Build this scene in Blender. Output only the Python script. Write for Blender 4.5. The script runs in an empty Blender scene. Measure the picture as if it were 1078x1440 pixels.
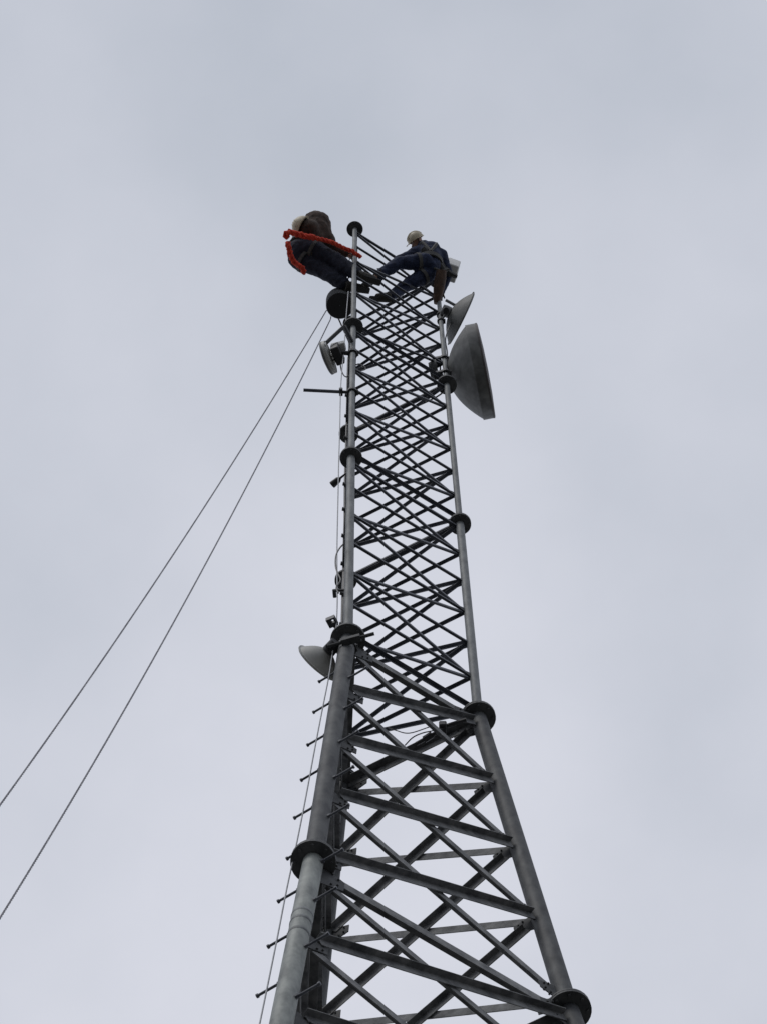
import bpy, bmesh, math, random
from mathutils import Vector, Matrix
random.seed(7)
V = Vector
scene = bpy.context.scene

# ------------------------------------------------------------------ camera
CAM = V((0.0, -10.62672, 1.6))
YAW, PITCH, ROLL, FPX = -0.0020835, 1.2695537, -0.0173505, 4415.92
_f = V((math.sin(YAW) * math.cos(PITCH), math.cos(YAW) * math.cos(PITCH), math.sin(PITCH)))
_r0 = V((math.cos(YAW), -math.sin(YAW), 0))
_u0 = _r0.cross(_f)
_r = math.cos(ROLL) * _r0 + math.sin(ROLL) * _u0
_u = -math.sin(ROLL) * _r0 + math.cos(ROLL) * _u0
cd = bpy.data.cameras.new('camera')
cam = bpy.data.objects.new('camera', cd)
scene.collection.objects.link(cam)
cam.matrix_world = Matrix(((_r.x, _u.x, -_f.x, CAM.x), (_r.y, _u.y, -_f.y, CAM.y), (_r.z, _u.z, -_f.z, CAM.z), (0, 0, 0, 1)))
cd.sensor_fit = 'VERTICAL'
cd.sensor_height = 24.0
cd.lens = FPX / 1440 * 24.0
cd.clip_start, cd.clip_end = 0.1, 5000
scene.camera = cam

def at(u, v, z):
    """the point at height z that the photograph shows at pixel (u, v)"""
    d = _f + _r * ((u - 539) / FPX) - _u * ((v - 720) / FPX)
    return CAM + d * ((z - CAM.z) / d.z)

def uv(p):
    d = p - CAM
    return 539 + FPX * d.dot(_r) / d.dot(_f), 720 - FPX * d.dot(_u) / d.dot(_f)

# ------------------------------------------------------------------ sky, sun, exposure
w = bpy.data.worlds.new('World')
scene.world = w
w.use_nodes = True
nt = w.node_tree
nt.nodes.clear()
N = lambda t: nt.nodes.new(t)
SUN_EL, SUN_AZ = math.radians(52), math.radians(215)
sky = N('ShaderNodeTexSky'); sky.sky_type = 'NISHITA'; sky.sun_disc = False
sky.sun_elevation, sky.sun_rotation = SUN_EL, SUN_AZ
tc = N('ShaderNodeTexCoord')
n1 = N('ShaderNodeTexNoise'); n1.inputs['Scale'].default_value = 3.2; n1.inputs['Detail'].default_value = 2.5; n1.inputs['Roughness'].default_value = 0.5
n2 = N('ShaderNodeTexNoise'); n2.inputs['Scale'].default_value = 14.0; n2.inputs['Detail'].default_value = 5
mp = N('ShaderNodeMapping'); mp.inputs['Location'].default_value = (6.85209, 31.66688, 36.87066)
nt.links.new(tc.outputs['Generated'], mp.inputs['Vector'])
nt.links.new(mp.outputs['Vector'], n1.inputs['Vector']); nt.links.new(mp.outputs['Vector'], n2.inputs['Vector'])
ad = N('ShaderNodeMix'); ad.data_type = 'FLOAT'; ad.inputs[0].default_value = 0.2
nt.links.new(n1.outputs['Fac'], ad.inputs[2]); nt.links.new(n2.outputs['Fac'], ad.inputs[3])
rp = N('ShaderNodeValToRGB')
rp.color_ramp.elements[0].position = 0.30; rp.color_ramp.elements[0].color = (0.445, 0.487, 0.560, 1)
rp.color_ramp.elements[1].position = 0.73; rp.color_ramp.elements[1].color = (0.755, 0.765, 0.842, 1)
nt.links.new(ad.outputs[0], rp.inputs['Fac'])
sc_ = N('ShaderNodeVectorMath'); sc_.operation = 'SCALE'; sc_.inputs['Scale'].default_value = 10.0
nt.links.new(rp.outputs['Color'], sc_.inputs[0])
mx = N('ShaderNodeMix'); mx.data_type = 'RGBA'; mx.inputs['Factor'].default_value = 0.96
nt.links.new(sky.outputs['Color'], mx.inputs['A']); nt.links.new(sc_.outputs['Vector'], mx.inputs['B'])
bg = N('ShaderNodeBackground'); bg.inputs['Strength'].default_value = 0.1
nt.links.new(mx.outputs['Result'], bg.inputs['Color'])
wo = N('ShaderNodeOutputWorld'); nt.links.new(bg.outputs['Background'], wo.inputs['Surface'])

sl = bpy.data.lights.new('sun', 'SUN'); sl.energy = 0.8; sl.angle = math.radians(25); sl.color = (1.0, 0.97, 0.93)
so = bpy.data.objects.new('sun', sl); scene.collection.objects.link(so)
sd = V((math.sin(SUN_AZ) * math.cos(SUN_EL), math.cos(SUN_AZ) * math.cos(SUN_EL), math.sin(SUN_EL)))
so.rotation_euler = (-sd).to_track_quat('-Z', 'Y').to_euler()
vs = scene.view_settings
scene.display_settings.display_device = 'sRGB'
vs.view_transform = 'Standard'; vs.look = 'None'; vs.gamma = 1; vs.exposure = 0; vs.use_curve_mapping = False
scene.cycles.max_bounces = 8

# ------------------------------------------------------------------ materials
def mat(name, col, rough=0.6, metal=0.0, var=0.25, scale=6.0, col2=None, bump=0.0, stretch=None, detail=6):
    m = bpy.data.materials.new(name); m.use_nodes = True
    t = m.node_tree; b = t.nodes['Principled BSDF']
    b.inputs['Roughness'].default_value = rough; b.inputs['Metallic'].default_value = metal
    co = t.nodes.new('ShaderNodeTexCoord'); geo = t.nodes.new('ShaderNodeNewGeometry')
    mpn = t.nodes.new('ShaderNodeMapping')
    if stretch: mpn.inputs['Scale'].default_value = stretch
    t.links.new(geo.outputs['Position'], mpn.inputs['Vector'])
    no = t.nodes.new('ShaderNodeTexNoise'); no.inputs['Scale'].default_value = scale; no.inputs['Detail'].default_value = detail
    no.inputs['Roughness'].default_value = 0.62
    t.links.new(mpn.outputs['Vector'], no.inputs['Vector'])
    r = t.nodes.new('ShaderNodeValToRGB')
    c2 = col2 or tuple(min(1, c * (1 + var)) for c in col)
    c1 = tuple(c * (1 - var) for c in col) if not col2 else col
    r.color_ramp.elements[0].position = 0.35; r.color_ramp.elements[0].color = (*c1, 1)
    r.color_ramp.elements[1].position = 0.68; r.color_ramp.elements[1].color = (*c2, 1)
    t.links.new(no.outputs['Fac'], r.inputs['Fac']); t.links.new(r.outputs['Color'], b.inputs['Base Color'])
    if bump:
        bp = t.nodes.new('ShaderNodeBump'); bp.inputs['Strength'].default_value = bump; bp.inputs['Distance'].default_value = 0.01
        t.links.new(no.outputs['Fac'], bp.inputs['Height']); t.links.new(bp.outputs['Normal'], b.inputs['Normal'])
    return m

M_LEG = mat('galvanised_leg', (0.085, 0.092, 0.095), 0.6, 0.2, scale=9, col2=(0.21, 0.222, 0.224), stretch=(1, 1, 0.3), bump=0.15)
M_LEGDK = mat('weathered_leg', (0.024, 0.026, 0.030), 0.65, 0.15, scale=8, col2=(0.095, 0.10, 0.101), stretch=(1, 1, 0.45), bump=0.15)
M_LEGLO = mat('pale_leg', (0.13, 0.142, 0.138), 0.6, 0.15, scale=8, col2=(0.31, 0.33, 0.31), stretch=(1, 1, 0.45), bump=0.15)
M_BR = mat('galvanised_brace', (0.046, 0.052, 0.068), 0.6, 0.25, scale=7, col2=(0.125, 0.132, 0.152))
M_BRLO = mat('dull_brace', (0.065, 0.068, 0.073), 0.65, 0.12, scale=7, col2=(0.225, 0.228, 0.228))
M_GUS = mat('gusset_steel', (0.028, 0.03, 0.033), 0.7, 0.15, scale=9, col2=(0.075, 0.078, 0.08))
M_FL = mat('galvanised_flange', (0.05, 0.053, 0.057), 0.65, 0.25, scale=9, col2=(0.11, 0.113, 0.115))
M_DARK = mat('dark_hardware', (0.035, 0.036, 0.04), 0.5, 0.2, 0.4)
M_COAX = mat('black_coax', (0.018, 0.018, 0.02), 0.5, 0, 0.3)
M_DISH = mat('grey_dish', (0.08, 0.083, 0.083), 0.6, 0.0, scale=5, col2=(0.20, 0.205, 0.20), detail=8)
M_DISHW = mat('pale_dish', (0.30, 0.30, 0.28), 0.5, 0.0, scale=5, col2=(0.46, 0.46, 0.43))
M_RADOME = mat('dark_radome', (0.10, 0.09, 0.09), 0.7, 0, 0.2)
M_BOX = mat('radio_grey', (0.16, 0.165, 0.17), 0.5, 0, 0.3)
M_WHITE = mat('white_plastic', (0.62, 0.62, 0.60), 0.5, 0, 0.1)
M_ROPE = mat('grey_rope', (0.22, 0.22, 0.24), 0.9, 0, scale=40, col2=(0.42, 0.42, 0.45))
M_CABLE = mat('steel_cable', (0.22, 0.23, 0.25), 0.5, 0.4, 0.25, 30)
M_RED = mat('red_rope', (0.50, 0.024, 0.014), 0.85, 0, scale=22, col2=(0.85, 0.10, 0.045), bump=0.4)
M_SKIN = mat('skin', (0.42, 0.25, 0.18), 0.55, 0, 0.1)
M_DENIM = mat('navy_denim', (0.009, 0.014, 0.038), 0.9, 0, scale=18, col2=(0.026, 0.040, 0.092), bump=0.5)
M_NAVY = mat('navy_trousers', (0.009, 0.011, 0.022), 0.9, 0, scale=18, col2=(0.022, 0.027, 0.050), bump=0.5)
M_BROWN = mat('brown_jacket', (0.030, 0.020, 0.016), 0.9, 0, scale=16, col2=(0.085, 0.055, 0.042), bump=0.5)
M_HELM = mat('cream_helmet', (0.42, 0.365, 0.26), 0.5, 0, scale=16, col2=(0.66, 0.59, 0.44))
M_BOOT = mat('dark_boot', (0.016, 0.015, 0.013), 0.8, 0, scale=20, col2=(0.045, 0.042, 0.035))
M_STRAP = mat('grey_webbing', (0.045, 0.045, 0.045), 0.8, 0, scale=25, col2=(0.10, 0.10, 0.095))
M_GLOVE = mat('leather_glove', (0.07, 0.055, 0.04), 0.8, 0, 0.3)
M_CONC = mat('concrete', (0.30, 0.29, 0.27), 0.9, 0, 0.2, 5)
M_GRASS = mat('gravel_ground', (0.075, 0.074, 0.070), 0.95, 0, scale=0.6, col2=(0.14, 0.136, 0.125))
M_BUCK = mat('grey_canvas', (0.06, 0.063, 0.066), 0.8, 0, 0.3)
M_POUCH = mat('brown_leather', (0.045, 0.026, 0.018), 0.8, 0, scale=14, col2=(0.10, 0.055, 0.035), bump=0.3)
M_EYE = mat('eye', (0.5, 0.5, 0.5), 0.3, 0, 0.05)

# ------------------------------------------------------------------ helpers
def link(o, parent=None):
    scene.collection.objects.link(o)
    if parent is not None: o.parent = parent
    return o

def thing(name, label, cat, loc, group=None):
    o = bpy.data.objects.new(name, None); o.empty_display_size = 0.1
    o.location = loc; o['label'] = label; o['category'] = cat
    if group: o['group'] = group
    return link(o)

def origin(parent):
    p = V((0, 0, 0))
    while parent is not None: p += parent.location; parent = parent.parent
    return p

class MB:
    def __init__(s): s.v = []; s.f = []
    def add(s, verts, faces):
        b = len(s.v); s.v += [V(x) for x in verts]; s.f += [tuple(i + b for i in f) for f in faces]
        return s
    def tube(s, pts, r, n=8, cap=True):
        pts = [V(p) for p in pts]; rs = r if isinstance(r, (list, tuple)) else [r] * len(pts)
        vs_, prev = [], None
        for i, p in enumerate(pts):
            d = (pts[min(i + 1, len(pts) - 1)] - pts[max(i - 1, 0)]).normalized()
            if prev is None: a = d.orthogonal().normalized()
            else:
                a = prev - d * prev.dot(d); a.normalize()
            prev = a; b = d.cross(a)
            for k in range(n):
                t = 2 * math.pi * k / n
                vs_.append(p + (a * math.cos(t) + b * math.sin(t)) * rs[i])
        fs = [(i * n + k, i * n + (k + 1) % n, (i + 1) * n + (k + 1) % n, (i + 1) * n + k) for i in range(len(pts) - 1) for k in range(n)]
        if cap:
            fs.append(tuple(range(n - 1, -1, -1))); fs.append(tuple((len(pts) - 1) * n + k for k in range(n)))
        return s.add(vs_, fs)
    def lathe(s, c, ax, prof, n=32, close=False):
        """prof: list of (radius, offset along ax)"""
        ax = V(ax).normalized(); a = ax.orthogonal().normalized(); b = ax.cross(a); c = V(c)
        vs_ = [c + ax * h + (a * math.cos(2 * math.pi * k / n) + b * math.sin(2 * math.pi * k / n)) * r for r, h in prof for k in range(n)]
        m = len(prof)
        fs = [(i * n + k, i * n + (k + 1) % n, ((i + 1) % m) * n + (k + 1) % n, ((i + 1) % m) * n + k) for i in range(m if close else m - 1) for k in range(n)]
        return s.add(vs_, fs)
    def box(s, c, x, y, z, bev=0.0):
        """x, y, z: half-extent vectors"""
        c, x, y, z = V(c), V(x), V(y), V(z)
        vs_ = [c + x * i + y * j + z * k for i in (-1, 1) for j in (-1, 1) for k in (-1, 1)]
        return s.add(vs_, [(0, 1, 3, 2), (4, 6, 7, 5), (0, 4, 5, 1), (2, 3, 7, 6), (0, 2, 6, 4), (1, 5, 7, 3)])
    def build(s, name, m, parent=None, smooth=False, bevel=0.0):
        o0 = origin(parent)
        me = bpy.data.meshes.new(name)
        me.from_pydata([v - o0 for v in s.v], [], s.f); me.materials.append(m)
        bm = bmesh.new(); bm.from_mesh(me)
        bmesh.ops.recalc_face_normals(bm, faces=bm.faces)
        if bevel: bmesh.ops.bevel(bm, geom=bm.edges[:], offset=bevel, segments=1, affect='EDGES')
        bm.to_mesh(me); bm.free()
        if smooth:
            for p in me.polygons: p.use_smooth = True
            me.set_sharp_from_angle(angle=math.radians(40))
        return link(bpy.data.objects.new(name, me), parent)

def spline(pts, n):
    """Catmull-Rom through the points"""
    pts = [V(p) for p in pts]; out = []
    q = [pts[0] * 2 - pts[1]] + pts + [pts[-1] * 2 - pts[-2]]
    for i in range(len(pts) - 1):
        a, b, c, d = q[i:i + 4]
        for k in range(n):
            t = k / n
            out.append(0.5 * ((2 * b) + (c - a) * t + (2 * a - 5 * b + 4 * c - d) * t * t + (3 * b - a - 3 * c + d) * t ** 3))
    return out + [pts[-1]]

def tag(o, label, cat, group=None):
    o['label'] = label; o['category'] = cat
    if group: o['group'] = group
    return o

# ------------------------------------------------------------------ ground
g = MB(); S = 1500.0; n = 24
for i in range(n + 1):
    for j in range(n + 1):
        g.v.append(V((-S + 2 * S * i / n, -S + 2 * S * j / n, 0.0)))
g.f = [(i * (n + 1) + j, (i + 1) * (n + 1) + j, (i + 1) * (n + 1) + j + 1, i * (n + 1) + j + 1) for i in range(n) for j in range(n)]
gr = g.build('ground', M_GRASS); gr['kind'] = 'structure'

# ------------------------------------------------------------------ the tower
Z4 = 23.2354; L = 6.1; L4 = 6.1304
Z = [Z4 + L4 + 3 * L, Z4 + L4 + 2 * L, Z4 + L4 + L, Z4 + L4, Z4, Z4 - L4, Z4 - 2 * L4, Z4 - 3 * L4, 0.40]
S3, S4, PHI = 1.451507, 2.28388, -0.461280
LEGN = ('A', 'B', 'C'); ANG = {'A': 0, 'B': 120, 'C': 240}

def side(z):
    return S3 if z >= Z[3] else S3 + (S4 - S3) * ((Z[3] - z) + 0.28 * max(0.0, Z[4] - z)) / L4

def leg_at(l, z):
    a = math.radians(ANG[l]) + PHI; R = side(z) / math.sqrt(3)
    return V((R * math.sin(a), -R * math.cos(a), z))

def z_on_leg(l, v):
    lo, hi = 4.0, 50.0
    for _ in range(60):
        m_ = (lo + hi) / 2
        if uv(leg_at(l, m_))[1] > v: lo = m_
        else: hi = m_
    return (lo + hi) / 2

tower = thing('lattice_tower', 'tall three-legged steel lattice tower with crossed bracing and a wider tapering lower half', 'tower', (0, 0, 0))
LR = [0.033, 0.037, 0.047, 0.078, 0.079, 0.09, 0.095, 0.1]       # leg tube radius by section
FR = [0.122, 0.130, 0.126, 0.165, 0.172, 0.18, 0.19, 0.2, 0.2]   # flange radius by level
legs = {}
for l in LEGN:
    for k in range(8):
        p0, p1 = leg_at(l, Z[k]), leg_at(l, Z[k + 1])
        mb = MB().tube([p0.lerp(p1, t / 6) for t in range(7)], LR[k], 20)
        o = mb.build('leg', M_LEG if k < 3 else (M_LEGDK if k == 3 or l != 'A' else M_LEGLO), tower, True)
        legs[l, k] = o
        ax = (p0 - p1).normalized()
        for (c, s_, R, th) in ((p0, -1, FR[k], 0.022), (p1, 1, FR[k + 1], 0.022)):
            c = c + ax * s_ * 0.0025
            fb = MB().lathe(c, ax * s_, [(LR[k] * 0.9, 0), (R, 0), (R, th), (LR[k] * 0.9, th)], 28, True)
            q = ax.orthogonal().normalized()
            if k < 6:
                for b in range(8):                                        # nuts round the flange
                    d = Matrix.Rotation(2 * math.pi * b / 8, 3, ax) @ q
                    fb.lathe(c + d * R * 0.80, ax * s_, [(0.001, th), (0.013, th), (0.013, th + 0.02), (0.001, th + 0.02)], 6)
            fb.build('flange', M_FL, o)
        if k == 0:
            MB().lathe(p0 + V((0, 0, 0.003)), (0, 0, 1), [(0.001, 0.0), (FR[0] * 0.96, 0.0), (FR[0] * 0.96, 0.016), (0.001, 0.016)], 28).build('cap_plate', M_FL, o)
            for b in range(4):
                d = Matrix.Rotation(2 * math.pi * b / 4 + 0.5, 3, 'Z') @ V((FR[0] * 0.8, 0, 0))
                MB().tube([p0 + d + V((0, 0, 0.015)), p0 + d + V((0, 0, 0.075))], 0.008, 6).build('bolt', M_FL, o)
    pb = leg_at(l, 0.2)
    MB().lathe((pb.x, pb.y, -0.3), (0, 0, 1), [(0.001, 0), (0.55, 0), (0.55, 0.66), (0.53, 0.69), (0.001, 0.69)], 32).build('concrete_pier', M_CONC, tower)

def angle_mesh(name, s_, t, flip):
    """unit-long L section along +X; one flange lies in the face (down, -Z), the other stands out along Y"""
    f = 1 if flip else -1
    d_ = s_ * 1.55 if s_ > 0.05 else s_
    prof = [(0, 0), (0, -d_), (f * t, -d_), (f * t, -t), (f * s_, -t), (f * s_, 0)]
    me = bpy.data.meshes.new(name)
    vs_ = [(x, y, z) for x in (0, 1) for y, z in prof]
    fs = [(i, (i + 1) % 6, 6 + (i + 1) % 6, 6 + i) for i in range(6)] + [(3, 2, 1, 0), (5, 4, 3, 0), (6, 7, 8, 9), (6, 9, 10, 11)]
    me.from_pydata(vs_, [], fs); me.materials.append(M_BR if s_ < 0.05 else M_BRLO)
    bm = bmesh.new(); bm.from_mesh(me); bmesh.ops.recalc_face_normals(bm, faces=bm.faces); bm.to_mesh(me); bm.free()
    return me

BAR = {}
def brace(name, p0, p1, nrm, size, t, flip, off):
    key = (name, size, flip)
    if key not in BAR: BAR[key] = angle_mesh(name, size, t, flip)
    x = (p1 - p0); ln = x.length; x.normalize()
    z = x.cross(nrm).normalized()
    if z.z < 0: z = -z
    y = z.cross(x)
    if y.dot(nrm) < 0: y = -y; x = -x; p0, p1 = p1, p0
    o = bpy.data.objects.new(name, BAR[key])
    p = p0 + nrm * off + z * (size * 0.5)
    o.matrix_world = Matrix(((x.x * ln, y.x, z.x, p.x), (x.y * ln, y.y, z.y, p.y), (x.z * ln, y.z, z.z, p.z), (0, 0, 0, 1)))
    return link(o, tower)

FACES = (('A', 'B'), ('B', 'C'), ('C', 'A'))
def face_normal(a, b, z):
    pa, pb, pu = leg_at(a, z), leg_at(b, z), leg_at(a, z - 1)
    nn = (pb - pa).cross(pu - pa).normalized()
    mid = (pa + pb) / 2; mid.z = 0
    return nn if nn.dot(mid) > 0 else -nn

def gusset(l, k, p, along, nrm, wx, hz, t=0.008, name='gusset_plate', bolts=False):
    o = legs[l, k]
    up = (leg_at(l, p.z + 0.5) - leg_at(l, p.z - 0.5)).normalized()
    c = p + along * (LR[k] + wx * 0.5 - 0.01)
    mb = MB()
    a, n_ = along, nrm * t * 0.5
    q = [p + a * (LR[k] * 0.8) + up * hz, p + a * (LR[k] * 0.8) - up * hz, p + a * (LR[k] + wx) - up * hz * 0.45, p + a * (LR[k] + wx) + up * hz * 0.45]
    mb.add([x + n_ for x in q] + [x - n_ for x in q], [(0, 1, 2, 3), (7, 6, 5, 4), (0, 4, 5, 1), (1, 5, 6, 2), (2, 6, 7, 3), (3, 7, 4, 0)])
    if bolts:
        for w_, h_ in ((0.72, 0.30), (0.72, -0.30), (0.45, 0.55), (0.45, -0.55)):
            b_ = p + a * (LR[k] + wx * w_) + up * hz * h_
            mb.tube([b_ - nrm * 0.018, b_ + nrm * 0.018], 0.009, 6)
    return mb.build(name, M_GUS, o)

def clear(pa, pb, ca, cb):
    d = (pb - pa); ln = d.length; d.normalize()
    return pa + d * ca, pb - d * cb

# three straight sections: six bays each, level bars at every node and one zigzag of diagonals
for k in range(3):
    for (a, b) in FACES:
        nn = face_normal(a, b, Z[k] - 1); dz = (Z[k] - Z[k + 1] - 0.24) / 6
        zz = [Z[k] - 0.12 - dz * i for i in range(7)]
        for i in range(7):
            pa, pb = clear(leg_at(a, zz[i]), leg_at(b, zz[i]), LR[k] * 0.8, LR[k] * 0.8)
            big = i in (0, 6)
            brace('horizontal_brace', pa, pb, nn, 0.043 if big else 0.035, 0.005, i == 6, 0.0 if big else 0.004)
            if i < 6:
                qa, qb = (zz[i], zz[i + 1]) if i % 2 == 0 else (zz[i + 1], zz[i])
                pa, pb = clear(leg_at(a, qa), leg_at(b, qb), LR[k] * 1.1, LR[k] * 1.1)
                brace('diagonal_brace', pa, pb, nn, 0.036, 0.005, False, -0.012)
            al = (leg_at(b, zz[i]) - leg_at(a, zz[i])).normalized()
            if i % 2 == 0: gusset(a, k, leg_at(a, zz[i]), al, nn, 0.055, 0.055)
            else: gusset(b, k, leg_at(b, zz[i]), -al, nn, 0.055, 0.055)

# five tapering sections: four crossed bays each
for k in range(3, 8):
    nb = 4 if k < 5 else 3
    for (a, b) in FACES:
        nn = face_normal(a, b, (Z[k] + Z[k + 1]) / 2)
        top, bot = Z[k] - 0.17, Z[k + 1] + 0.20
        zz = [top + (bot - top) * i / nb for i in range(nb + 1)]
        sz = 0.060 if k < 5 else 0.08
        pa, pb = clear(leg_at(a, Z[k] - 0.10), leg_at(b, Z[k] - 0.10), LR[k], LR[k])
        brace('horizontal_brace', pa, pb, nn, 0.078, 0.009, False, 0.0)
        for i in range(nb):
            pa, pb = clear(leg_at(a, zz[i + 1]), leg_at(b, zz[i]), LR[k] + 0.10, LR[k] + 0.03)
            brace('diagonal_brace', pa, pb, nn, sz, 0.008, True, 0.006)        # rises to the right, flange outwards
            pa, pb = clear(leg_at(a, zz[i]), leg_at(b, zz[i + 1]), LR[k] + 0.08, LR[k] + 0.03)
            brace('diagonal_brace', pa, pb, nn, sz * 0.92, 0.008, False, -0.006)
        for i in range(nb + 1):
            for l, o_ in ((a, b), (b, a)):
                p = leg_at(l, zz[i]); al = (leg_at(o_, zz[i]) - p).normalized()
                gusset(l, k, p, al, nn, 0.20 if i == 0 else 0.16, 0.20 if i == 0 else 0.13, bolts=True)

# step bolts up the front leg, on alternate sides
uleft = V((-0.86, 0.51, 0)).normalized()
zb = z_on_leg('A', 981)
dzb = (z_on_leg('A', 981) - z_on_leg('A', 1374)) / 7
i = -1
while zb - dzb * i > 1.0:
    for s_, zz_ in ((1, zb - dzb * i), (-1, zb - dzb * (i + 0.5))):
        if zz_ > Z[3] - 0.3 or zz_ < 1: continue
        k = next(j for j in range(8) if Z[j] >= zz_ > Z[j + 1]) if zz_ > Z[8] else 7
        if min(abs(zz_ - Z[k]), abs(zz_ - Z[k + 1])) < 0.06: zz_ -= 0.09
        c = leg_at('A', zz_); d = uleft * s_
        mb = MB().tube([c + d * LR[k] * 0.7, c + d * (LR[k] + 0.185)], 0.0105, 8)
        mb.tube([c + d * (LR[k] + 0.175), c + d * (LR[k] + 0.192)], 0.016, 6)
        mb.tube([c + d * (LR[k] - 0.01), c + d * (LR[k] + 0.022)], 0.017, 6)
        mb.build('step_bolt', M_BR, legs['A', k])
    i += 1
# weld rings on the front leg under the second flange
for v_ in (1291, 1302, 1318):
    z_ = z_on_leg('A', v_); c = leg_at('A', z_); ax = (leg_at('A', z_ + 1) - c).normalized()
    MB().lathe(c, ax, [(LR[4] * 0.95, -0.03), (LR[4] + 0.003, -0.02), (LR[4] + 0.003, 0.02), (LR[4] * 0.95, 0.03)], 24).build('weld_band', M_LEG, legs['A', 4], True)

# ------------------------------------------------------------------ things on the tower
def dish(name, label, c, axis, R, depth, shroud, m, cat='dish antenna', radome=None, rim=0.012):
    """c: centre of the open rim, axis: where it looks"""
    ax = V(axis).normalized(); t = thing(name, label, cat, c)
    prof = [(max(0.001, R * s_ / 12), -shroud - depth * (1 - (s_ / 12) ** 2)) for s_ in range(13)]
    inner = [(max(0.001, R * 0.985 * s_ / 12), -shroud - depth * (1 - (s_ / 12) ** 2) + 0.012) for s_ in range(12, -1, -1)]
    MB().lathe(c, ax, prof + [(R * 0.99, -shroud + 0.008)] + inner, 48).build('reflector', m, t, True)
    if shroud > 0.02:
        MB().lathe(c, ax, [(R + 0.006, -shroud - 0.01), (R + 0.006, 0), (R - 0.006, 0), (R - 0.006, -shroud - 0.01)], 48, True).build('shroud', m, t, True)
    else:
        MB().lathe(c, ax, [(R + rim, -shroud - 0.012), (R + rim, 0.0), (R - 0.004, 0.0), (R - 0.004, -shroud - 0.012)], 48, True).build('rim', m, t, True)
    if radome:
        MB().lathe(c, ax, [(R + 0.008, -0.02), (R + 0.010, 0.004), (R * 0.98, 0.012), (R * 0.5, 0.03), (0.001, 0.036)], 48).build('radome', radome, t, True)
    return t, ax

def ring(parent, c, r, h, th=0.012):
    mb = MB().lathe(c, (0, 0, 1), [(r, -h / 2), (r + th, -h / 2), (r + th, h / 2), (r, h / 2)], 16, True)
    mb.lathe(c + V((r + th, 0, 0)), (0, 1, 0), [(0.001, -0.035), (0.011, -0.035), (0.011, 0.035), (0.001, 0.035)], 6)
    return mb.build('clamp', M_DARK, parent)

UP = V((0, 0, 1))
# big shrouded dish on the right leg
zc = z_on_leg('B', 514); c = at(682, 521, zc)
bd, ax = dish('dish_antenna', 'large grey dish with deep drum rim on the right side, below the small dish', c, (0.985, -0.175, 0.02), 0.645, 0.37, 0.145, M_DISH, radome=M_RADOME)
vx = c - ax * 0.515; B_ = leg_at('B', zc)
MB().lathe(vx, ax, [(0.001, -0.02), (0.13, -0.02), (0.15, 0.03), (0.13, 0.06), (0.001, 0.06)], 24).build('hub', M_DISH, bd, True)
mb = MB()
for dz_ in (-0.42, 0.34):
    cl = leg_at('B', zc + dz_)
    ring(bd, cl, 0.045, 0.09, 0.02)
    mb.box(cl - ax * 0.10, ax * 0.06, ax.cross(UP) * 0.05, UP * 0.04)
    mb.tube([cl, V((vx.x, vx.y, cl.z)) + ax * 0.02, vx + UP * dz_ * 0.25 + ax * 0.03], 0.022, 8)
mb.build('mount_bracket', M_DARK, bd)
MB().lathe(B_ - ax * 0.02 + V((-0.09, 0.05, 0)), ax, [(0.001, -0.10), (0.11, -0.10), (0.14, -0.02), (0.14, 0.01), (0.001, 0.01)], 20).build('clamp_plate', M_FL, bd, True)
# its small neighbour
zc2 = z_on_leg('B', 446); c = at(648, 448, zc2)
sd_, ax = dish('dish_antenna', 'small open grey dish at the tower top right, above the large dish', c, (0.89, 0.45, -0.07), 0.41, 0.19, 0.0, M_DISH)
vx = c - ax * 0.19
MB().lathe(vx - ax * 0.02, ax, [(0.001, -0.10), (0.075, -0.10), (0.085, -0.04), (0.085, 0.02), (0.05, 0.04), (0.001, 0.04)], 24).build('radio_unit', M_BOX, sd_, True)
MB().lathe(vx - ax * 0.07 + V((0, -0.02, -0.075)), V((0.2, -0.2, -1)), [(0.001, 0), (0.045, 0), (0.045, 0.05), (0.001, 0.05)], 16).build('cable_port', M_DARK, sd_)
mb = MB()
for dz_ in (-0.25, 0.12):
    cl = leg_at('B', zc2 + dz_); ring(sd_, cl, 0.034, 0.06, 0.02)
    mb.tube([cl, vx - ax * 0.05 + UP * dz_ * 0.3], 0.016, 8)
mb.build('mount_bracket', M_FL, sd_)
q0, q1 = at(626, 422, zc2 + 0.25), at(642, 431, zc2 + 0.2)
mb = MB().tube([q0, q1], 0.022, 8); mb.tube([q1 - (q1 - q0) * 0.2, q1 + (q1 - q0) * 0.08], 0.034, 8)
mb.build('adjuster_rod', M_BOX, sd_)

# lower left dish
zc3 = z_on_leg('A', 912); c = at(447, 933, zc3)
ld, ax = dish('dish_antenna', 'small pale dish left of the front leg where the tower begins to widen', c, (-0.66, 0.74, -0.04), 0.225, 0.155, 0.0, M_DISHW, rim=0.010)
MB().lathe(c, ax, [(0.001, -0.005), (0.05, -0.006), (0.222, -0.012)], 32).build('radome', M_WHITE, ld, True)
vx = c - ax * 0.15
MB().lathe(vx - ax * 0.03, ax, [(0.001, -0.09), (0.06, -0.09), (0.065, 0.03), (0.001, 0.03)], 20).build('radio_unit', M_DARK, ld, True)
mb = MB(); cl = leg_at('A', zc3 - 0.12); q0, q1 = at(461, 909, zc3 - 0.12), at(526, 891, zc3 - 0.12)
mb.tube([q0, q1], 0.018, 8); ring(ld, leg_at('A', zc3 + 0.02), 0.073, 0.07, 0.02)
mb.tube([leg_at('A', zc3 + 0.02), vx - ax * 0.08], 0.022, 8); mb.tube([q0, vx - ax * 0.02], 0.02, 8)
mb.box((q0 + q1) * 0.5, (q1 - q0).normalized() * 0.09, V((0.2, 0.6, 0)) * 0.05, UP * 0.03)
mb.build('mount_bracket', M_GUS, ld)

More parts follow.
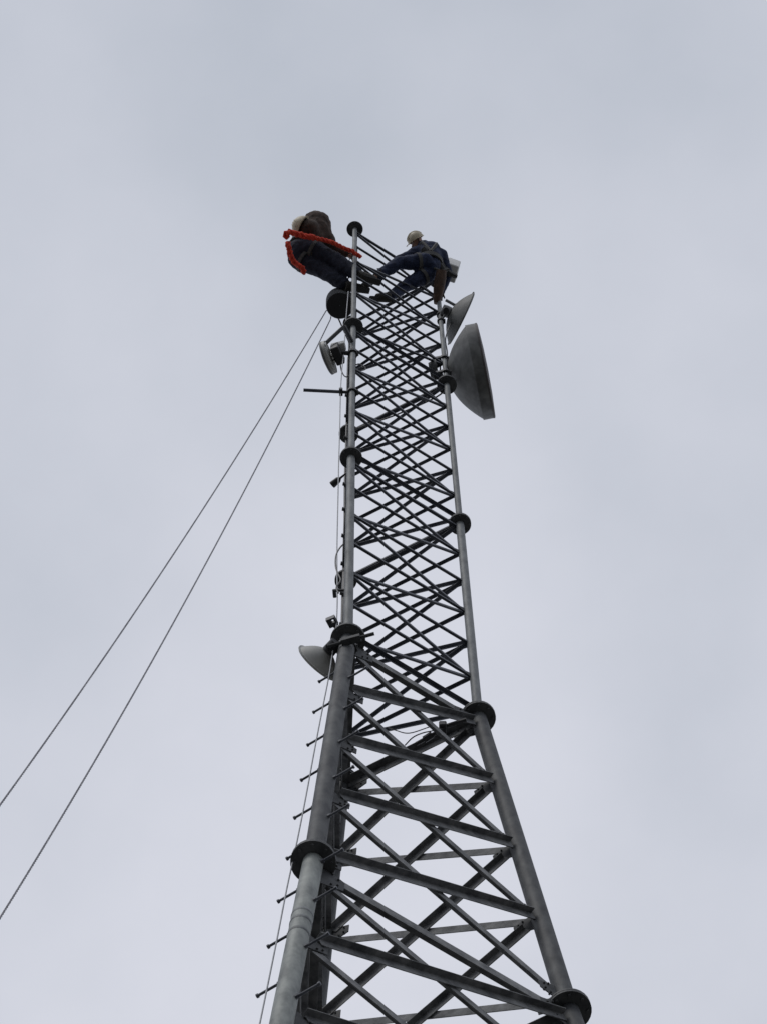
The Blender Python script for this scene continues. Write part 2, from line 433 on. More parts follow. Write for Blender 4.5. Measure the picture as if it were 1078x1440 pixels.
# shrouded antenna on the left of the tower
zc4 = z_on_leg('A', 497); c = at(459, 504, zc4)
pa_, ax = dish('panel_antenna', 'thin round grey antenna with black box behind, left of the upper front leg', c, (-0.93, 0.36, 0.04), 0.212, 0.03, 0.05, M_DISHW, 'antenna', radome=M_DISH)
sx = ax.cross(UP).normalized()
MB().box(c - ax * 0.155, ax * 0.055, sx * 0.12, UP * 0.12).build('radio_unit', M_COAX, pa_, bevel=0.012)
mb = MB()
for s_ in (-1, 0, 1): mb.box(c - ax * 0.092 + sx * 0.05 * s_, ax * 0.010, sx * 0.012, UP * 0.13)
mb.build('cooling_fin', M_WHITE, pa_)
MB().box(at(476, 488, zc4 + 0.10), V((0.09, -0.02, 0)), V((0.01, 0.055, 0)), UP * 0.06).build('bracket_plate', M_WHITE, pa_, bevel=0.01)
MB().box(at(456.5, 487, zc4 + 0.02), V((0.03, 0.0, 0)), V((0.01, 0.05, 0)), UP * 0.08).build('end_cap', M_WHITE, pa_, bevel=0.01)
q0, q1 = at(459, 482, zc4 + 0.08), at(484, 459, zc4 + 0.35)
mb = MB().tube([q0, q1], 0.026, 8); mb.tube([c - ax * 0.2, leg_at('A', zc4)], 0.03, 8); mb.tube([q1, leg_at('A', zc4 + 0.5)], 0.03, 8)
ring(pa_, leg_at('A', zc4), 0.045, 0.10, 0.02)
mb.build('mount_bracket', M_DARK, pa_)

# side arm
zc5 = z_on_leg('A', 552); q0, q1, q2 = at(427, 548.5, zc5), at(478, 551, zc5), leg_at('A', zc5)
wa = thing('side_arm_antenna', 'thin dark rod sticking straight out to the left of the tower', 'antenna', q2)
MB().tube([q0, q1], [0.021, 0.021], 10).build('rod', M_BR, wa, True)
MB().box(at(479.5, 551, zc5), V((0.022, 0, 0)), V((0, 0.045, 0)), UP * 0.04).build('clamp', M_DARK, wa, bevel=0.006)
mb = MB().tube([q1, q2, at(507, 553, zc5)], 0.02, 8); ring(wa, q2, 0.045, 0.07, 0.02); mb.build('mount_bracket', M_DARK, wa)

# small lamp and brackets along the front leg
zl = z_on_leg('A', 662); q0, q1 = at(485, 667, zl), at(467, 682, zl)
lm = thing('obstruction_lamp', 'small dark cone-shaped lamp pointing down to the left below the middle joint of the tower', 'lamp', q0)
d = q1 - q0
MB().tube([q0, q0 + d * 0.35, q0 + d * 0.5, q1], [0.010, 0.014, 0.036, 0.042], 12).build('lamp_shade', M_COAX, lm, True)
MB().tube([leg_at('A', zl), q0], 0.012, 6).build('arm', M_DARK, lm)

zl = z_on_leg('A', 830); q0 = leg_at('A', zl)
cb = thing('cable_bracket', 'small dark hooked bracket holding the cables to the left of the front leg', 'bracket', q0)
mb = MB(); mb.tube([q0, at(469.5, 830.5, zl)], 0.016, 6); mb.tube([at(470, 829, zl), at(471, 840, zl)], 0.020, 6)
mb.build('hook', M_DARK, cb)
zl = z_on_leg('A', 874); q0 = leg_at('A', zl)
cb2 = thing('camera_housing', 'small square dark box on a bracket, just above the pale lower dish', 'box', q0)
e1 = (at(470, 866, zl) - at(458, 871, zl)); e2 = (at(464, 882, zl) - at(458, 871, zl))
c0 = at(458, 871, zl)
mb = MB(); hx, hy = e1 * 0.5, e2 * 0.5; cc = c0 + hx + hy
mb.box(cc - hx * 0.55, hx * 0.45, hy, UP * 0.04); mb.box(cc + hx * 0.8, hx * 0.2, hy, UP * 0.04)
mb.box(cc + hx * 0.25 + hy * 0.6, hx * 0.35, hy * 0.4, UP * 0.038); mb.box(cc + hx * 0.25 - hy * 0.8, hx * 0.35, hy * 0.2, UP * 0.038)
mb.build('case', M_DARK, cb2)
MB().tube([cc + hy * 0.7, at(474, 886, zl - 0.05), q0], 0.022, 6).build('arm', M_DARK, cb2)

# pale panel by the top of the right leg
q0 = at(634.5, 380, 47.185)
pp = thing('panel_antenna', 'pale box-shaped panel behind the right climber on the tower top', 'antenna', q0)
MB().box(q0, V((0.09, 0.035, 0.0)), V((-0.035, 0.12, -0.03)), V((0.02, 0, 0.18))).build('radome', M_WHITE, pp, bevel=0.012)
MB().tube([q0, leg_at('B', 47.135)], 0.02, 8).build('mount_bracket', M_FL, pp)

# bucket hanging by the rear of the front leg
zk = 44.835; c = at(478, 430, zk)
bk = thing('tool_bucket', 'round dark bucket with a grey side hanging left of the top of the front leg', 'bucket', c)
MB().lathe(c, UP, [(0.001, 0.0), (0.187, 0.0), (0.190, 0.01)], 32).build('base', M_COAX, bk)
MB().lathe(c, UP, [(0.188, 0.004), (0.196, 0.02), (0.199, 0.30), (0.193, 0.30), (0.186, 0.02)], 32).build('side', M_BUCK, bk, True)
mb = MB(); mb.tube(spline([c + V((-0.175, 0, 0.34)), c + V((-0.1, 0, 0.5)), c + V((0, 0, 0.56)), c + V((0.1, 0, 0.5)), c + V((0.175, 0, 0.34))], 5), 0.008, 6)
mb.tube([c + V((0, 0, 0.56)), leg_at('A', 46.735) + V((-0.02, 0.03, 0))], 0.008, 6)
mb.build('handle', M_BR, bk)

# ------------------------------------------------------------------ ropes and cables
def twisted(pts, R, pitch, mb=None, strands=2, sides=5):
    mb = mb or MB()
    lens = [0.0]
    for a, b in zip(pts, pts[1:]): lens.append(lens[-1] + (b - a).length)
    tot = lens[-1]; n_ = int(tot / pitch * 4)
    def pos(s_):
        lo, hi = 0, len(lens) - 2
        while lo < hi:
            m_ = (lo + hi + 1) // 2
            if lens[m_] <= s_: lo = m_
            else: hi = m_ - 1
        seg = lens[lo + 1] - lens[lo]
        return pts[lo].lerp(pts[lo + 1], (s_ - lens[lo]) / seg if seg else 0)
    for st in range(strands):
        path = []
        for i_ in range(n_ + 1):
            s_ = tot * i_ / n_; p = pos(s_); d = (pos(min(tot, s_ + 0.05)) - pos(max(0, s_ - 0.05))).normalized()
            a = d.cross(V((0, 1, 0.3))).normalized(); b = d.cross(a)
            t_ = 2 * math.pi * (s_ / pitch + st / strands)
            path.append(p + (a * math.cos(t_) + b * math.sin(t_)) * R)
        mb.tube(path, R * 1.02, sides)
    return mb

def hoist_rope(label, pix, z0, zq):
    # pix: points on the rope in the photograph; heights fall from z0 to zq, then on to the ground
    (ua, va), (ub, vb), (uc, vc) = pix
    P0, P1 = at(ua, va, z0), at(uc, vc, zq)
    pts = [at(468, 431, z0 + 0.1)]
    for j_ in range(41):
        v_ = va + (vc - va) * j_ / 40
        u_ = ua * (v_ - vb) * (v_ - vc) / ((va - vb) * (va - vc)) + ub * (v_ - va) * (v_ - vc) / ((vb - va) * (vb - vc)) + uc * (v_ - va) * (v_ - vb) / ((vc - va) * (vc - vb))
        lo, hi = 0.0, 1.0
        for _ in range(50):
            m_ = (lo + hi) / 2
            if uv(P0.lerp(P1, m_))[1] < v_: lo = m_
            else: hi = m_
        pts.append(at(u_, v_, z0 + (zq - z0) * lo))
    d = (pts[-1] - pts[-2]).normalized()
    while pts[-1].z > 0.05:
        d = V((d.x * 1.01, d.y * 1.01, d.z)).normalized()
        pts.append(pts[-1] + d * min(1.0, (pts[-1].z - 0.02) / -d.z))
    o = twisted(pts, 0.0048, 0.09).build('hoist_rope', M_ROPE, None, True)
    return tag(o, label, 'rope', 'hoist ropes running down to the left')
hoist_rope('upper of the two grey ropes slanting down to the left edge', [(459, 437), (268, 743.5), (0, 1133)], 45.635, 22.6)
hoist_rope('lower and steeper of the two grey ropes slanting down to the left', [(465, 449), (303, 768), (0, 1292)], 45.635, 20.7)
pu = thing('pulley_block', 'small pulley block behind the bucket at the tower top where the ropes turn', 'pulley', at(468, 430, 45.735))
MB().lathe(at(468, 430, 45.735) + V((0, 0, 0)), V((1, 0.2, 0)), [(0.001, -0.02), (0.07, -0.02), (0.055, 0), (0.07, 0.02), (0.001, 0.02)], 20).build('sheave', M_FL, pu)
MB().tube([at(468, 430, 45.735), leg_at('C', 46.335)], 0.012, 6).build('sling', M_STRAP, pu)

# safety cable along the front leg
pix = [(490, 410), (487, 445), (484, 490), (481, 520), (479, 551), (478, 600), (476.5, 650), (475.5, 700), (474.2, 760), (474, 800), (474.5, 840), (473, 880), (469.5, 905), (462.8, 950), (453, 1000), (441.5, 1060), (430.5, 1120), (418, 1183), (404, 1248), (390, 1320), (365.5, 1440)]
pts = [at(u_, v_, z_on_leg('A', v_)) for u_, v_ in pix]
d = (pts[-1] - pts[-2]).normalized()
while pts[-1].z > 2: pts.append(V((*(leg_at('A', pts[-1].z - 2).xy + (pts[20].xy - leg_at('A', pts[20].z).xy)), pts[-1].z - 2)))
sc1 = MB().tube(spline(pts, 4), 0.0065, 6).build('safety_cable', M_CABLE, None, True)
tag(sc1, 'thin grey cable running down the left of the front leg past the step bolts', 'cable')

# coax lines clipped to the rear leg
def coax(i_, ztop, lab):
    off = lambda z_: V((-0.005, -0.10, 0)).lerp(V((-0.075, -0.12, 0)), max(0, min(1, (29.5 - z_) / 6))) + V((-0.036, -0.012, 0)) * (i_ - 1.5) * max(0.35, min(1, (31.5 - z_) / 4))
    zs = [ztop - (ztop - 0.4) * j / 40 for j in range(41)]
    pts = [leg_at('C', z_) + off(z_) + V((random.uniform(-1, 1), random.uniform(-1, 1), 0)) * 0.005 for z_ in zs]
    o = MB().tube(spline(pts, 3), 0.0145, 8).build('coax_cable', M_COAX, None, True)
    return tag(o, lab, 'cable', 'coax cables clipped along the rear leg')
for i_, (zt, lab) in enumerate(((29.0, 'shortest black coax on the rear leg, ending level with the pale lower dish'), (40.0, 'black coax on the rear leg ending level with the boxed round antenna'), (42.4, 'black coax on the rear leg ending just above the boxed round antenna'), (45.2, 'longest black coax on the rear leg, reaching up beside the bucket'))): coax(i_, zt, lab)
z_ = 43.0; j = 0
while z_ > 1:
    p = leg_at('C', z_)
    lo_ = max(0, min(1, (29.5 - z_) / 6))
    MB().box(p + V((-0.005 - 0.07 * lo_, -0.125, 0)), V((0.05 + 0.04 * lo_, 0.02, 0)), V((-0.004, 0.018, 0)), UP * 0.02).tube([p, p + V((-0.01, -0.12, 0))], 0.009, 6).build('cable_clamp', M_FL, tower)
    z_ -= 1.05; j += 1

fc = MB().tube(spline([leg_at('B', 43.0) + V((-0.06, 0.05, 0)), leg_at('B', 42.0) + V((-0.07, 0.06, 0)), leg_at('B', 41.5) + V((-0.08, 0.08, -0.1)), leg_at('B', 41.45).lerp(leg_at('C', 41.45), 0.5) + V((0, 0, -0.12)), leg_at('C', 41.4) + V((0.06, -0.1, -0.05)), leg_at('C', 40.6) + V((0.0, -0.1, 0))], 8), 0.011, 6).build('feeder_cable', M_COAX, None, True)
tag(fc, 'black feeder cable from the large dish crossing the tower to the rear leg', 'cable')
fc = MB().tube(spline([at(640, 445, 45.3), at(633, 456, 45.0), leg_at('B', 44.2) + V((0.045, 0.04, 0)), leg_at('B', 43.4) + V((0.05, 0.04, 0)), leg_at('B', 42.6) + V((0.03, 0.05, 0))], 8), 0.010, 6).build('feeder_cable', M_COAX, None, True)
tag(fc, 'short black feeder cable looping from the small upper dish down the right leg', 'cable')
fc = MB().tube(spline([at(478, 500, 40.2), at(480, 520, 39.8), at(487, 530, 39.6), at(500, 523, 39.7), at(514, 519, 39.8), at(506, 512, 40.0), at(498, 514, 40.0)], 8), 0.008, 6).build('feeder_cable', M_COAX, None, True)
tag(fc, 'thin black cable looping behind the front leg beside the boxed round antenna', 'cable')

# loose wire and hardware beside the right leg's lower joint
w1 = MB().tube(spline([at(569, 1048, 28.5), at(580, 1037, 28.5), at(593, 1031, 28.55), at(606, 1028, 28.6), at(624, 1024, 28.75)], 6), 0.006, 6).build('loose_wire', M_COAX, None, True)
tag(w1, 'thin black wire drooping inside the tower beside the joint of the right leg', 'wire')
w2 = MB().tube(spline([at(545, 1023, 28.835), at(556, 1027, 28.735), at(575, 1031, 28.635), at(604, 1022, 28.735)], 6), 0.005, 6).build('loose_wire', M_COAX, None, True)
tag(w2, 'short thin wire curving inside the tower under the first wide bay', 'wire')
zj = 28.785; jb = thing('junction_box', 'dark junction box with cable stubs beside the joint of the right leg', 'box', at(626, 1024, zj))
MB().box(at(622, 1023, zj), V((0.036, 0.0, 0)), V((0, 0.05, 0)), UP * 0.05).build('case', M_COAX, jb, bevel=0.01)
mb = MB(); mb.tube([at(624, 1022, zj), at(655, 1012, zj)], 0.022, 8); mb.tube([at(624, 1024, zj), at(585, 1046, zj)], 0.02, 8); mb.tube([at(607, 1033, zj), at(596, 1040, zj)], 0.034, 8)
mb.build('cable_stub', M_COAX, jb)
w3 = MB().tube(spline([at(483, 765, 32.035), at(477, 772, 31.935), at(472.5, 782, 31.735), at(472, 795, 31.435), at(475, 806, 31.235), at(479, 816, 31.035), at(473, 826, 30.835), at(476, 834, 30.635)], 6), 0.008, 6).build('cable_loop', M_COAX, None, True)
tag(w3, 'slack black cable loop hanging at the left of the front leg above the hooked bracket', 'cable')

# ------------------------------------------------------------------ climbers
def skin(name, verts, edges, radii, m, parent, root=0, sub=2):
    me = bpy.data.meshes.new('t'); o0 = origin(parent)
    me.from_pydata([V(v) - o0 for v in verts], edges, [])
    ob = bpy.data.objects.new('t', me); scene.collection.objects.link(ob)
    md = ob.modifiers.new('s', 'SKIN'); md.use_smooth_shade = True
    sb = ob.modifiers.new('d', 'SUBSURF'); sb.levels = sub; sb.render_levels = sub
    for i_, r in enumerate(radii):
        s_ = me.skin_vertices[0].data[i_]; rr = r if isinstance(r, tuple) else (r, r)
        s_.radius = rr; s_.use_root = (i_ == root)
    dg = bpy.context.evaluated_depsgraph_get()
    nm = bpy.data.meshes.new_from_object(ob.evaluated_get(dg))
    bpy.data.objects.remove(ob, do_unlink=True); bpy.data.meshes.remove(me)
    nm.name = name; nm.materials.clear(); nm.materials.append(m)
    for p in nm.polygons: p.use_smooth = True
    return link(bpy.data.objects.new(name, nm), parent)

FOLD = bpy.data.textures.new('folds', 'CLOUDS'); FOLD.noise_scale = 0.11; FOLD.noise_depth = 2

def flesh(name, verts, edges, radii, m, parent, voxel=0.02, fold=0.0, it=4):
    """one continuous skin round tapered limbs: rounded segments fused by a voxel remesh, then smoothed"""
    mb = MB(); P = [V(v) for v in verts]
    for a, b in edges:
        pa, pb, ra, rb = P[a], P[b], radii[a], radii[b]
        ra, rb = (ra if not isinstance(ra, tuple) else sum(ra) / 2), (rb if not isinstance(rb, tuple) else sum(rb) / 2)
        d = (pb - pa); ln = d.length; d.normalize()
        prof = [(max(0.001, ra * math.cos(x)), ra * math.sin(x)) for x in [-1.5708 + 0.3927 * j for j in range(5)]]
        prof += [(max(0.001, rb * math.cos(x)), ln + rb * math.sin(x)) for x in [0.3927 * j for j in range(5)]]
        n0 = len(mb.v); mb.lathe(pa, d, prof, 14)
        mb.f.append(tuple(n0 + k_ for k_ in range(13, -1, -1))); mb.f.append(tuple(len(mb.v) - 14 + k_ for k_ in range(14)))
    ob = mb.build('t', m, parent); me = ob.data
    md = ob.modifiers.new('r', 'REMESH'); md.mode = 'VOXEL'; md.voxel_size = voxel; md.use_smooth_shade = True
    sm = ob.modifiers.new('s', 'SMOOTH'); sm.iterations = it; sm.factor = 0.5
    if fold:
        dm = ob.modifiers.new('d', 'DISPLACE'); dm.texture = FOLD; dm.strength = fold; dm.mid_level = 0.5; dm.texture_coords = 'LOCAL'
    dg = bpy.context.evaluated_depsgraph_get()
    nm = bpy.data.meshes.new_from_object(ob.evaluated_get(dg))
    bpy.data.objects.remove(ob, do_unlink=True); bpy.data.meshes.remove(me)
    nm.name = name; nm.materials.clear(); nm.materials.append(m)
    for p in nm.polygons: p.use_smooth = True
    return link(bpy.data.objects.new(name, nm), parent)

def chain_graph(J, chains, rad):
    names, edges, idx = [], [], {}
    for ch in chains:
        for a, b in zip(ch, ch[1:]):
            for n_ in (a, b):
                if n_ not in idx: idx[n_] = len(names); names.append(n_)
            edges.append((idx[a], idx[b]))
    return [J[n_] for n_ in names], edges, [rad[n_] for n_ in names]

def person(label, J, face, up, jacket, trousers, helm, bulk=1.0, hs=1.0, hood=False):
    """J: joints in world space; face / up: where the head looks and its crown points"""
    t = thing('person', label, 'person', J['pelvis'])
    face = V(face).normalized(); up = V(up).normalized(); up = (up - face * up.dot(face)).normalized(); sd2 = face.cross(up)
    h = J['head']
    J = dict(J)
    J['jaw'] = h - up * 0.085 + face * 0.03; J['skull'] = h + up * 0.02; J['crown'] = h + up * 0.075
    J['nose0'] = h + face * 0.085 - up * 0.01; J['nose1'] = h + face * 0.118 - up * 0.028
    J['ear_l'] = h + sd2 * 0.085 - up * 0.01; J['ear_r'] = h - sd2 * 0.085 - up * 0.01
    rad = dict(pelvis=0.12, belly=0.10, chest=0.11, neck=0.058, jaw=0.06, skull=0.085, crown=0.06, nose0=0.018, nose1=0.012, ear_l=0.02, ear_r=0.02)
    ch = [['pelvis', 'belly', 'chest', 'neck', 'jaw', 'skull', 'crown'], ['skull', 'nose0', 'nose1'], ['skull', 'ear_l'], ['skull', 'ear_r']]
    for s_ in 'lr':
        rad.update({'shoulder_' + s_: 0.06, 'elbow_' + s_: 0.045, 'wrist_' + s_: 0.03, 'hip_' + s_: 0.085, 'knee_' + s_: 0.055, 'ankle_' + s_: 0.042, 'toe_' + s_: 0.035, 'foot_' + s_: 0.028})
        J['foot_' + s_] = J['ankle_' + s_].lerp(J['toe_' + s_], 0.6)
        a = (J['wrist_' + s_] - J['elbow_' + s_]).normalized()
        b = a.orthogonal().normalized() if abs(a.dot(UP)) > 0.9 else a.cross(UP).normalized()
        n_ = a.cross(b)
        J['palm_' + s_] = J['wrist_' + s_] + a * 0.07; rad['palm_' + s_] = (0.042, 0.026)
        ch += [['chest', 'shoulder_' + s_, 'elbow_' + s_, 'wrist_' + s_, 'palm_' + s_], ['pelvis', 'hip_' + s_, 'knee_' + s_, 'ankle_' + s_, 'foot_' + s_]]
    vs_, es, rs = chain_graph(J, ch, rad)
    flesh('body', vs_, es, rs, M_SKIN, t, 0.013, 0, 2)
    for s_ in 'lr':
        # gloved hand: palm and five separate curled fingers
        wr = J['wrist_' + s_]; a = (wr - J['elbow_' + s_]).normalized()
        b = a.orthogonal().normalized() if abs(a.dot(UP)) > 0.9 else a.cross(UP).normalized()
        n_ = a.cross(b)
        if n_.z > 0: n_ = -n_
        vv = [wr - a * 0.03, wr + a * 0.02, wr + a * 0.075]; ee = [(0, 1), (1, 2)]; rr = [0.036, (0.038, 0.03), (0.046, 0.026)]
        for fi, ln in enumerate((0.068, 0.078, 0.074, 0.058)):
            o_ = b * (0.034 - 0.0225 * fi); i0 = len(vv)
            vv += [wr + a * 0.098 + o_, wr + a * (0.098 + ln * 0.45) + o_ * 1.1 + n_ * 0.022, wr + a * (0.098 + ln * 0.55) + o_ * 1.05 + n_ * 0.06]
            rr += [0.0105, 0.0100, 0.0085]; ee += [(2, i0), (i0, i0 + 1), (i0 + 1, i0 + 2)]
        i0 = len(vv); vv += [wr + a * 0.045 + b * 0.055 + n_ * 0.01, wr + a * 0.085 + b * 0.066 + n_ * 0.035]; rr += [0.013, 0.010]; ee += [(1, i0), (i0, i0 + 1)]
        skin('glove', vv, ee, rr, M_GLOVE, t)
        # boot
        an, to = J['ankle_' + s_], J['toe_' + s_]; d = (to - an); sh = (an - J['knee_' + s_]).normalized()
        vv = [an - sh * 0.14, an - sh * 0.02, an + sh * 0.045, an.lerp(to, 0.55) + sh * 0.035, to + sh * 0.02, an + sh * 0.05 - d.normalized() * 0.06]
        skin('boot', vv, [(0, 1), (1, 2), (2, 3), (3, 4), (2, 5)], [0.084, 0.08, 0.074, 0.07, 0.062, 0.06], M_BOOT, t)
        mid = an.lerp(to, 0.45) + sh * 0.092
        dn = d.normalized(); wv = dn.cross(sh).normalized()
        MB().box(mid, dn * 0.15, wv * 0.05, sh * 0.014).build('sole', M_COAX, t, bevel=0.01)
        MB().tube([h + face * 0.078 + sd2 * (0.033 if s_ == 'l' else -0.033) + up * 0.015, h + face * 0.09 + sd2 * (0.033 if s_ == 'l' else -0.033) + up * 0.015], [0.014, 0.006], 8).build('eye', M_EYE, t, True)
    # clothes
    jr = dict(pelvis=0.14, belly=0.15, chest=0.165, collar=0.095, hump=0.16)
    J['collar'] = J['chest'].lerp(J['neck'], 0.85)
    jc = [['pelvis', 'belly', 'chest', 'collar']] + ([['chest', 'hump']] if 'hump' in J else []); tr = dict(belly2=0.13, pelvis=0.155); tcn = [['belly2', 'pelvis']]
    if hood:
        J['hood0'] = h - up * 0.075; J['hood1'] = h - up * 0.02 + face * 0.03; jr.update(hood0=0.105, hood1=0.098); jc.append(['collar', 'hood0', 'hood1'])
    J['belly2'] = J['pelvis'].lerp(J['belly'], 0.6)
    for s_ in 'lr':
        J['cuff_' + s_] = J['elbow_' + s_].lerp(J['wrist_' + s_], 0.92); J['arm_' + s_] = J['shoulder_' + s_].lerp(J['elbow_' + s_], 0.5)
        J['fore_' + s_] = J['elbow_' + s_].lerp(J['wrist_' + s_], 0.45)
        jr.update({'shoulder_' + s_: 0.088, 'arm_' + s_: 0.072, 'elbow_' + s_: 0.064, 'fore_' + s_: 0.056, 'cuff_' + s_: 0.047})
        jc.append(['chest', 'shoulder_' + s_, 'arm_' + s_, 'elbow_' + s_, 'fore_' + s_, 'cuff_' + s_])
        J['thigh_' + s_] = J['hip_' + s_].lerp(J['knee_' + s_], 0.5); J['shin_' + s_] = J['knee_' + s_].lerp(J['ankle_' + s_], 0.45); J['hem_' + s_] = J['knee_' + s_].lerp(J['ankle_' + s_], 0.85)
        tr.update({'hip_' + s_: 0.112, 'thigh_' + s_: 0.10, 'knee_' + s_: 0.083, 'shin_' + s_: 0.078, 'hem_' + s_: 0.070})
        tcn.append(['pelvis', 'hip_' + s_, 'thigh_' + s_, 'knee_' + s_, 'shin_' + s_, 'hem_' + s_])
    vs_, es, rs = chain_graph(J, jc, jr); flesh('jacket', vs_, es, [r * bulk for r in rs], jacket, t, 0.016, 0.032, 5)
    vs_, es, rs = chain_graph(J, tcn, tr); flesh('trousers', vs_, es, [r * bulk for r in rs], trousers, t, 0.016, 0.04, 5)
    # helmet
    hc = h + up * 0.035
    prof = [(0.128 * hs * math.cos(x), 0.128 * hs * math.sin(x)) for x in [math.pi / 2 * j / 10 for j in range(11)]]
    prof = [(max(r, 0.001), z_) for r, z_ in prof]
    mb = MB().lathe(hc, up, [(0.112 * hs, -0.004), (0.13 * hs, -0.006), (0.140 * hs, -0.004)] + prof, 32)
    hm = mb.build('helmet', helm, t, True)
    bmv = MB()
    A_ = [hc + face * 0.115 * hs + sd2 * s_ * 0.08 for s_ in (-1, -0.4, 0.4, 1)]; B2 = [hc + face * x * hs + sd2 * s_ * 0.075 - up * 0.018 for s_, x in ((-1, 0.145), (-0.4, 0.175), (0.4, 0.175), (1, 0.145))]
    bmv.add(A_ + B2 + [p + up * 0.008 for p in A_ + B2], [(0, 1, 5, 4), (1, 2, 6, 5), (2, 3, 7, 6), (8, 12, 13, 9), (9, 13, 14, 10), (10, 14, 15, 11), (4, 5, 13, 12), (5, 6, 14, 13), (6, 7, 15, 14), (0, 4, 12, 8), (3, 11, 15, 7), (0, 8, 9, 1), (1, 9, 10, 2), (2, 10, 11, 3)])
    bmv.build('peak', helm, hm)
    rb = MB()
    for s_ in (-0.3, 0.0, 0.3):
        rb.tube([hc + up * 0.130 * hs * math.cos(x) * (1 - abs(s_) * 0.12) + face * 0.130 * hs * math.sin(x) * 0.95 + sd2 * 0.12 * s_ for x in [-1.2 + 0.3 * j for j in range(9)]], 0.008, 5)
    rb.build('ridge', helm, hm, True)
    MB().tube([hc + sd2 * 0.112, J['jaw'] + sd2 * 0.06 - up * 0.05, J['jaw'] - up * 0.075, J['jaw'] - sd2 * 0.06 - up * 0.05, hc - sd2 * 0.112], 0.007, 6).build('chin_strap', M_STRAP, hm)
    # harness
    hb = MB(); pv, be, chs = J['pelvis'], J['belly'], J['chest']
    axp = (be - pv).normalized()
    hb.lathe(pv.lerp(be, 0.55), axp, [(0.15 * bulk, -0.04), (0.172 * bulk, -0.04), (0.172 * bulk, 0.04), (0.15 * bulk, 0.04)], 24, True)
    for s_ in 'lr':
        hd = (J['knee_' + s_] - J['hip_' + s_]).normalized()
        hb.lathe(J['hip_' + s_] + hd * 0.10, hd, [(0.105 * bulk, -0.025), (0.121 * bulk, -0.025), (0.121 * bulk, 0.025), (0.105 * bulk, 0.025)], 20, True)
    hb.build('harness_belt', M_STRAP, t, True)
    sb = MB(); bk_ = (J['shoulder_l'] - J['shoulder_r']).cross(chs - be).normalized()
    for s_ in 'lr':
        for sg in (1, -1):
            pp_ = [be.lerp(pv, 0.3) + bk_ * 0.15 * bulk * sg, chs.lerp(J['shoulder_' + s_], 0.5) + bk_ * 0.145 * bulk * sg, chs.lerp(J['shoulder_' + s_], 0.55) + (J['collar'] - chs).normalized() * 0.06 + bk_ * 0.10 * bulk * sg]
            sb.tube(spline(pp_, 5), 0.026, 6)
    sb.build('shoulder_strap', M_STRAP, t, True)
    return t

# left climber: leaning out from the front leg, back to the sky, feet braced on the bracing
JL = dict(hump=at(445, 317, 46.215), pelvis=at(424, 356, 45.635), belly=at(434, 342, 45.835), chest=at(444, 328, 46.055), neck=at(438, 320, 46.0), head=at(429, 320, 45.84),
          shoulder_l=at(424, 334, 45.995), elbow_l=at(411, 347, 45.735), wrist_l=at(432, 355, 45.535),
          shoulder_r=at(452, 321, 46.155), elbow_r=at(468, 348, 45.855), wrist_r=at(487, 357, 45.785),
          hip_l=at(420, 364, 45.54), knee_l=at(452, 380, 45.34), ankle_l=at(488, 402, 45.04), toe_l=at(512, 405, 45.10),
          hip_r=at(434, 350, 45.60), knee_r=at(471, 365, 45.40), ankle_r=at(505, 387, 45.06), toe_r=at(529, 394, 45.14))
person('climber in dark jacket leaning out from the tower left, wrapped in red rope', JL, (0.25, 0.30, 0.90), (-0.72, -0.42, -0.42), M_BROWN, M_NAVY, M_HELM, 1.38, 1.22, True)
# right climber: sitting on the top of the right leg, legs stretched to the left
JR = dict(pelvis=at(603, 376, 46.685), belly=at(604, 365, 46.855), chest=at(603, 356, 47.055), neck=at(594, 346, 47.195), head=at(586, 340, 47.275),
          shoulder_l=at(584, 356, 47.055), elbow_l=at(562, 365, 46.855), wrist_l=at(541, 382, 46.685),
          shoulder_r=at(620, 359, 47.055), elbow_r=at(629, 386, 46.855), wrist_r=at(620, 412, 46.635),
          hip_l=at(596, 368, 46.635), knee_l=at(560, 370, 46.485), ankle_l=at(528, 390, 46.185), toe_l=at(512, 403, 46.135),
          hip_r=at(600, 385, 46.585), knee_r=at(570, 402, 46.335), ankle_r=at(546, 418, 45.935), toe_r=at(527, 417, 45.885))
pr = person('climber in navy work clothes and grey harness sitting at the tower top right', JR, (-0.80, 0.35, -0.42), (-0.18, -0.85, 0.40), M_DENIM, M_DENIM, M_HELM, 1.15)
MB().tube(spline([at(594, 349, 46.84), at(603, 358, 46.80), at(613, 365, 46.76)], 5), 0.055, 8).build('vest_pad', M_STRAP, pr, True)
MB().tube(spline([at(614, 368, 46.74), at(620, 376, 46.70), at(625, 384, 46.66)], 5), 0.05, 8).build('vest_pad', M_STRAP, pr, True)
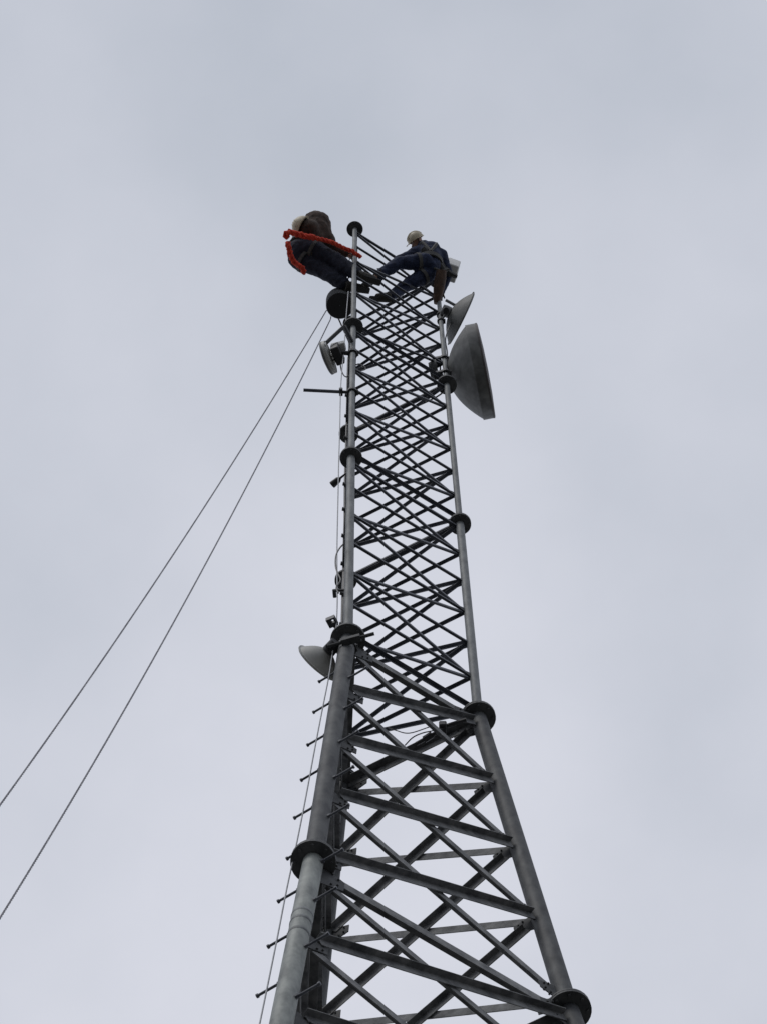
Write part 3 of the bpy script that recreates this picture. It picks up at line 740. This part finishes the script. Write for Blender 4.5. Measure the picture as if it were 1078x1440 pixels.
lp = thing('tool_pouch', 'long brown leather pouch hanging beside the right climber above the small dish', 'pouch', at(620, 388, 46.435))
MB().tube([at(620, 381, 46.485), at(619, 390, 46.435), at(616.5, 404, 46.335), at(614, 420, 46.235), at(613, 427, 46.185)], [0.075, 0.085, 0.085, 0.06, 0.04], 10).build('pocket', M_POUCH, lp, True)
MB().tube([at(609, 377, 46.535), at(620, 381, 46.495), at(631, 379, 46.535)], 0.018, 6).build('strap', M_STRAP, lp)
tb = thing('tool_bag', 'small dark pointed tool bag behind the right climber', 'bag', at(632, 386, 46.735))
MB().tube([at(624, 378, 46.735), at(630, 384, 46.735), at(637, 387.5, 46.735), at(642, 389, 46.735)], [0.05, 0.055, 0.04, 0.03], 8).build('pouch', M_COAX, tb, True)
MB().tube(spline([at(626, 378, 46.735), at(622, 370, 46.815), at(616, 366, 46.835)], 4), 0.012, 6).build('strap', M_STRAP, tb)

# red rope round the left climber, one end hitched to the front leg
def lumpy(path, r):
    pts = spline(path, 8)
    return [p + V((random.uniform(-1, 1), random.uniform(-1, 1), random.uniform(-1, 1))) * r * 0.25 for p in pts]
zr = 45.435
mb = MB()
p1 = lumpy([at(404, 334, zr), at(402, 329, zr), at(408, 326.5, zr), at(418, 329, zr), at(434, 333, zr), at(450, 336, zr), at(468, 341, zr), at(484, 349, zr), at(497, 355, zr), at(508, 362, zr)], 0.03)
cut_ = len(p1) // 2
twisted(p1[:cut_ + 1], 0.026, 0.26, mb, 3, 7)
twisted(p1[cut_:], 0.019, 0.22, mb, 3, 7)
rr_ = thing('safety_rope', 'bunched red rope wrapped around the left climber and tied to the front leg', 'rope', at(446, 337, 45.4))
mb.build('rope_run', M_RED, rr_, True)
mb = MB()
zr = 45.0
p2 = lumpy([at(404, 341, zr), at(407, 350, zr), at(409, 359, zr), at(413, 368, zr), at(420, 373, zr), at(426, 377, zr), at(428, 385, zr)], 0.03)
twisted(p2, 0.023, 0.24, mb, 3, 7)
mb.build('rope_tail', M_RED, rr_, True)
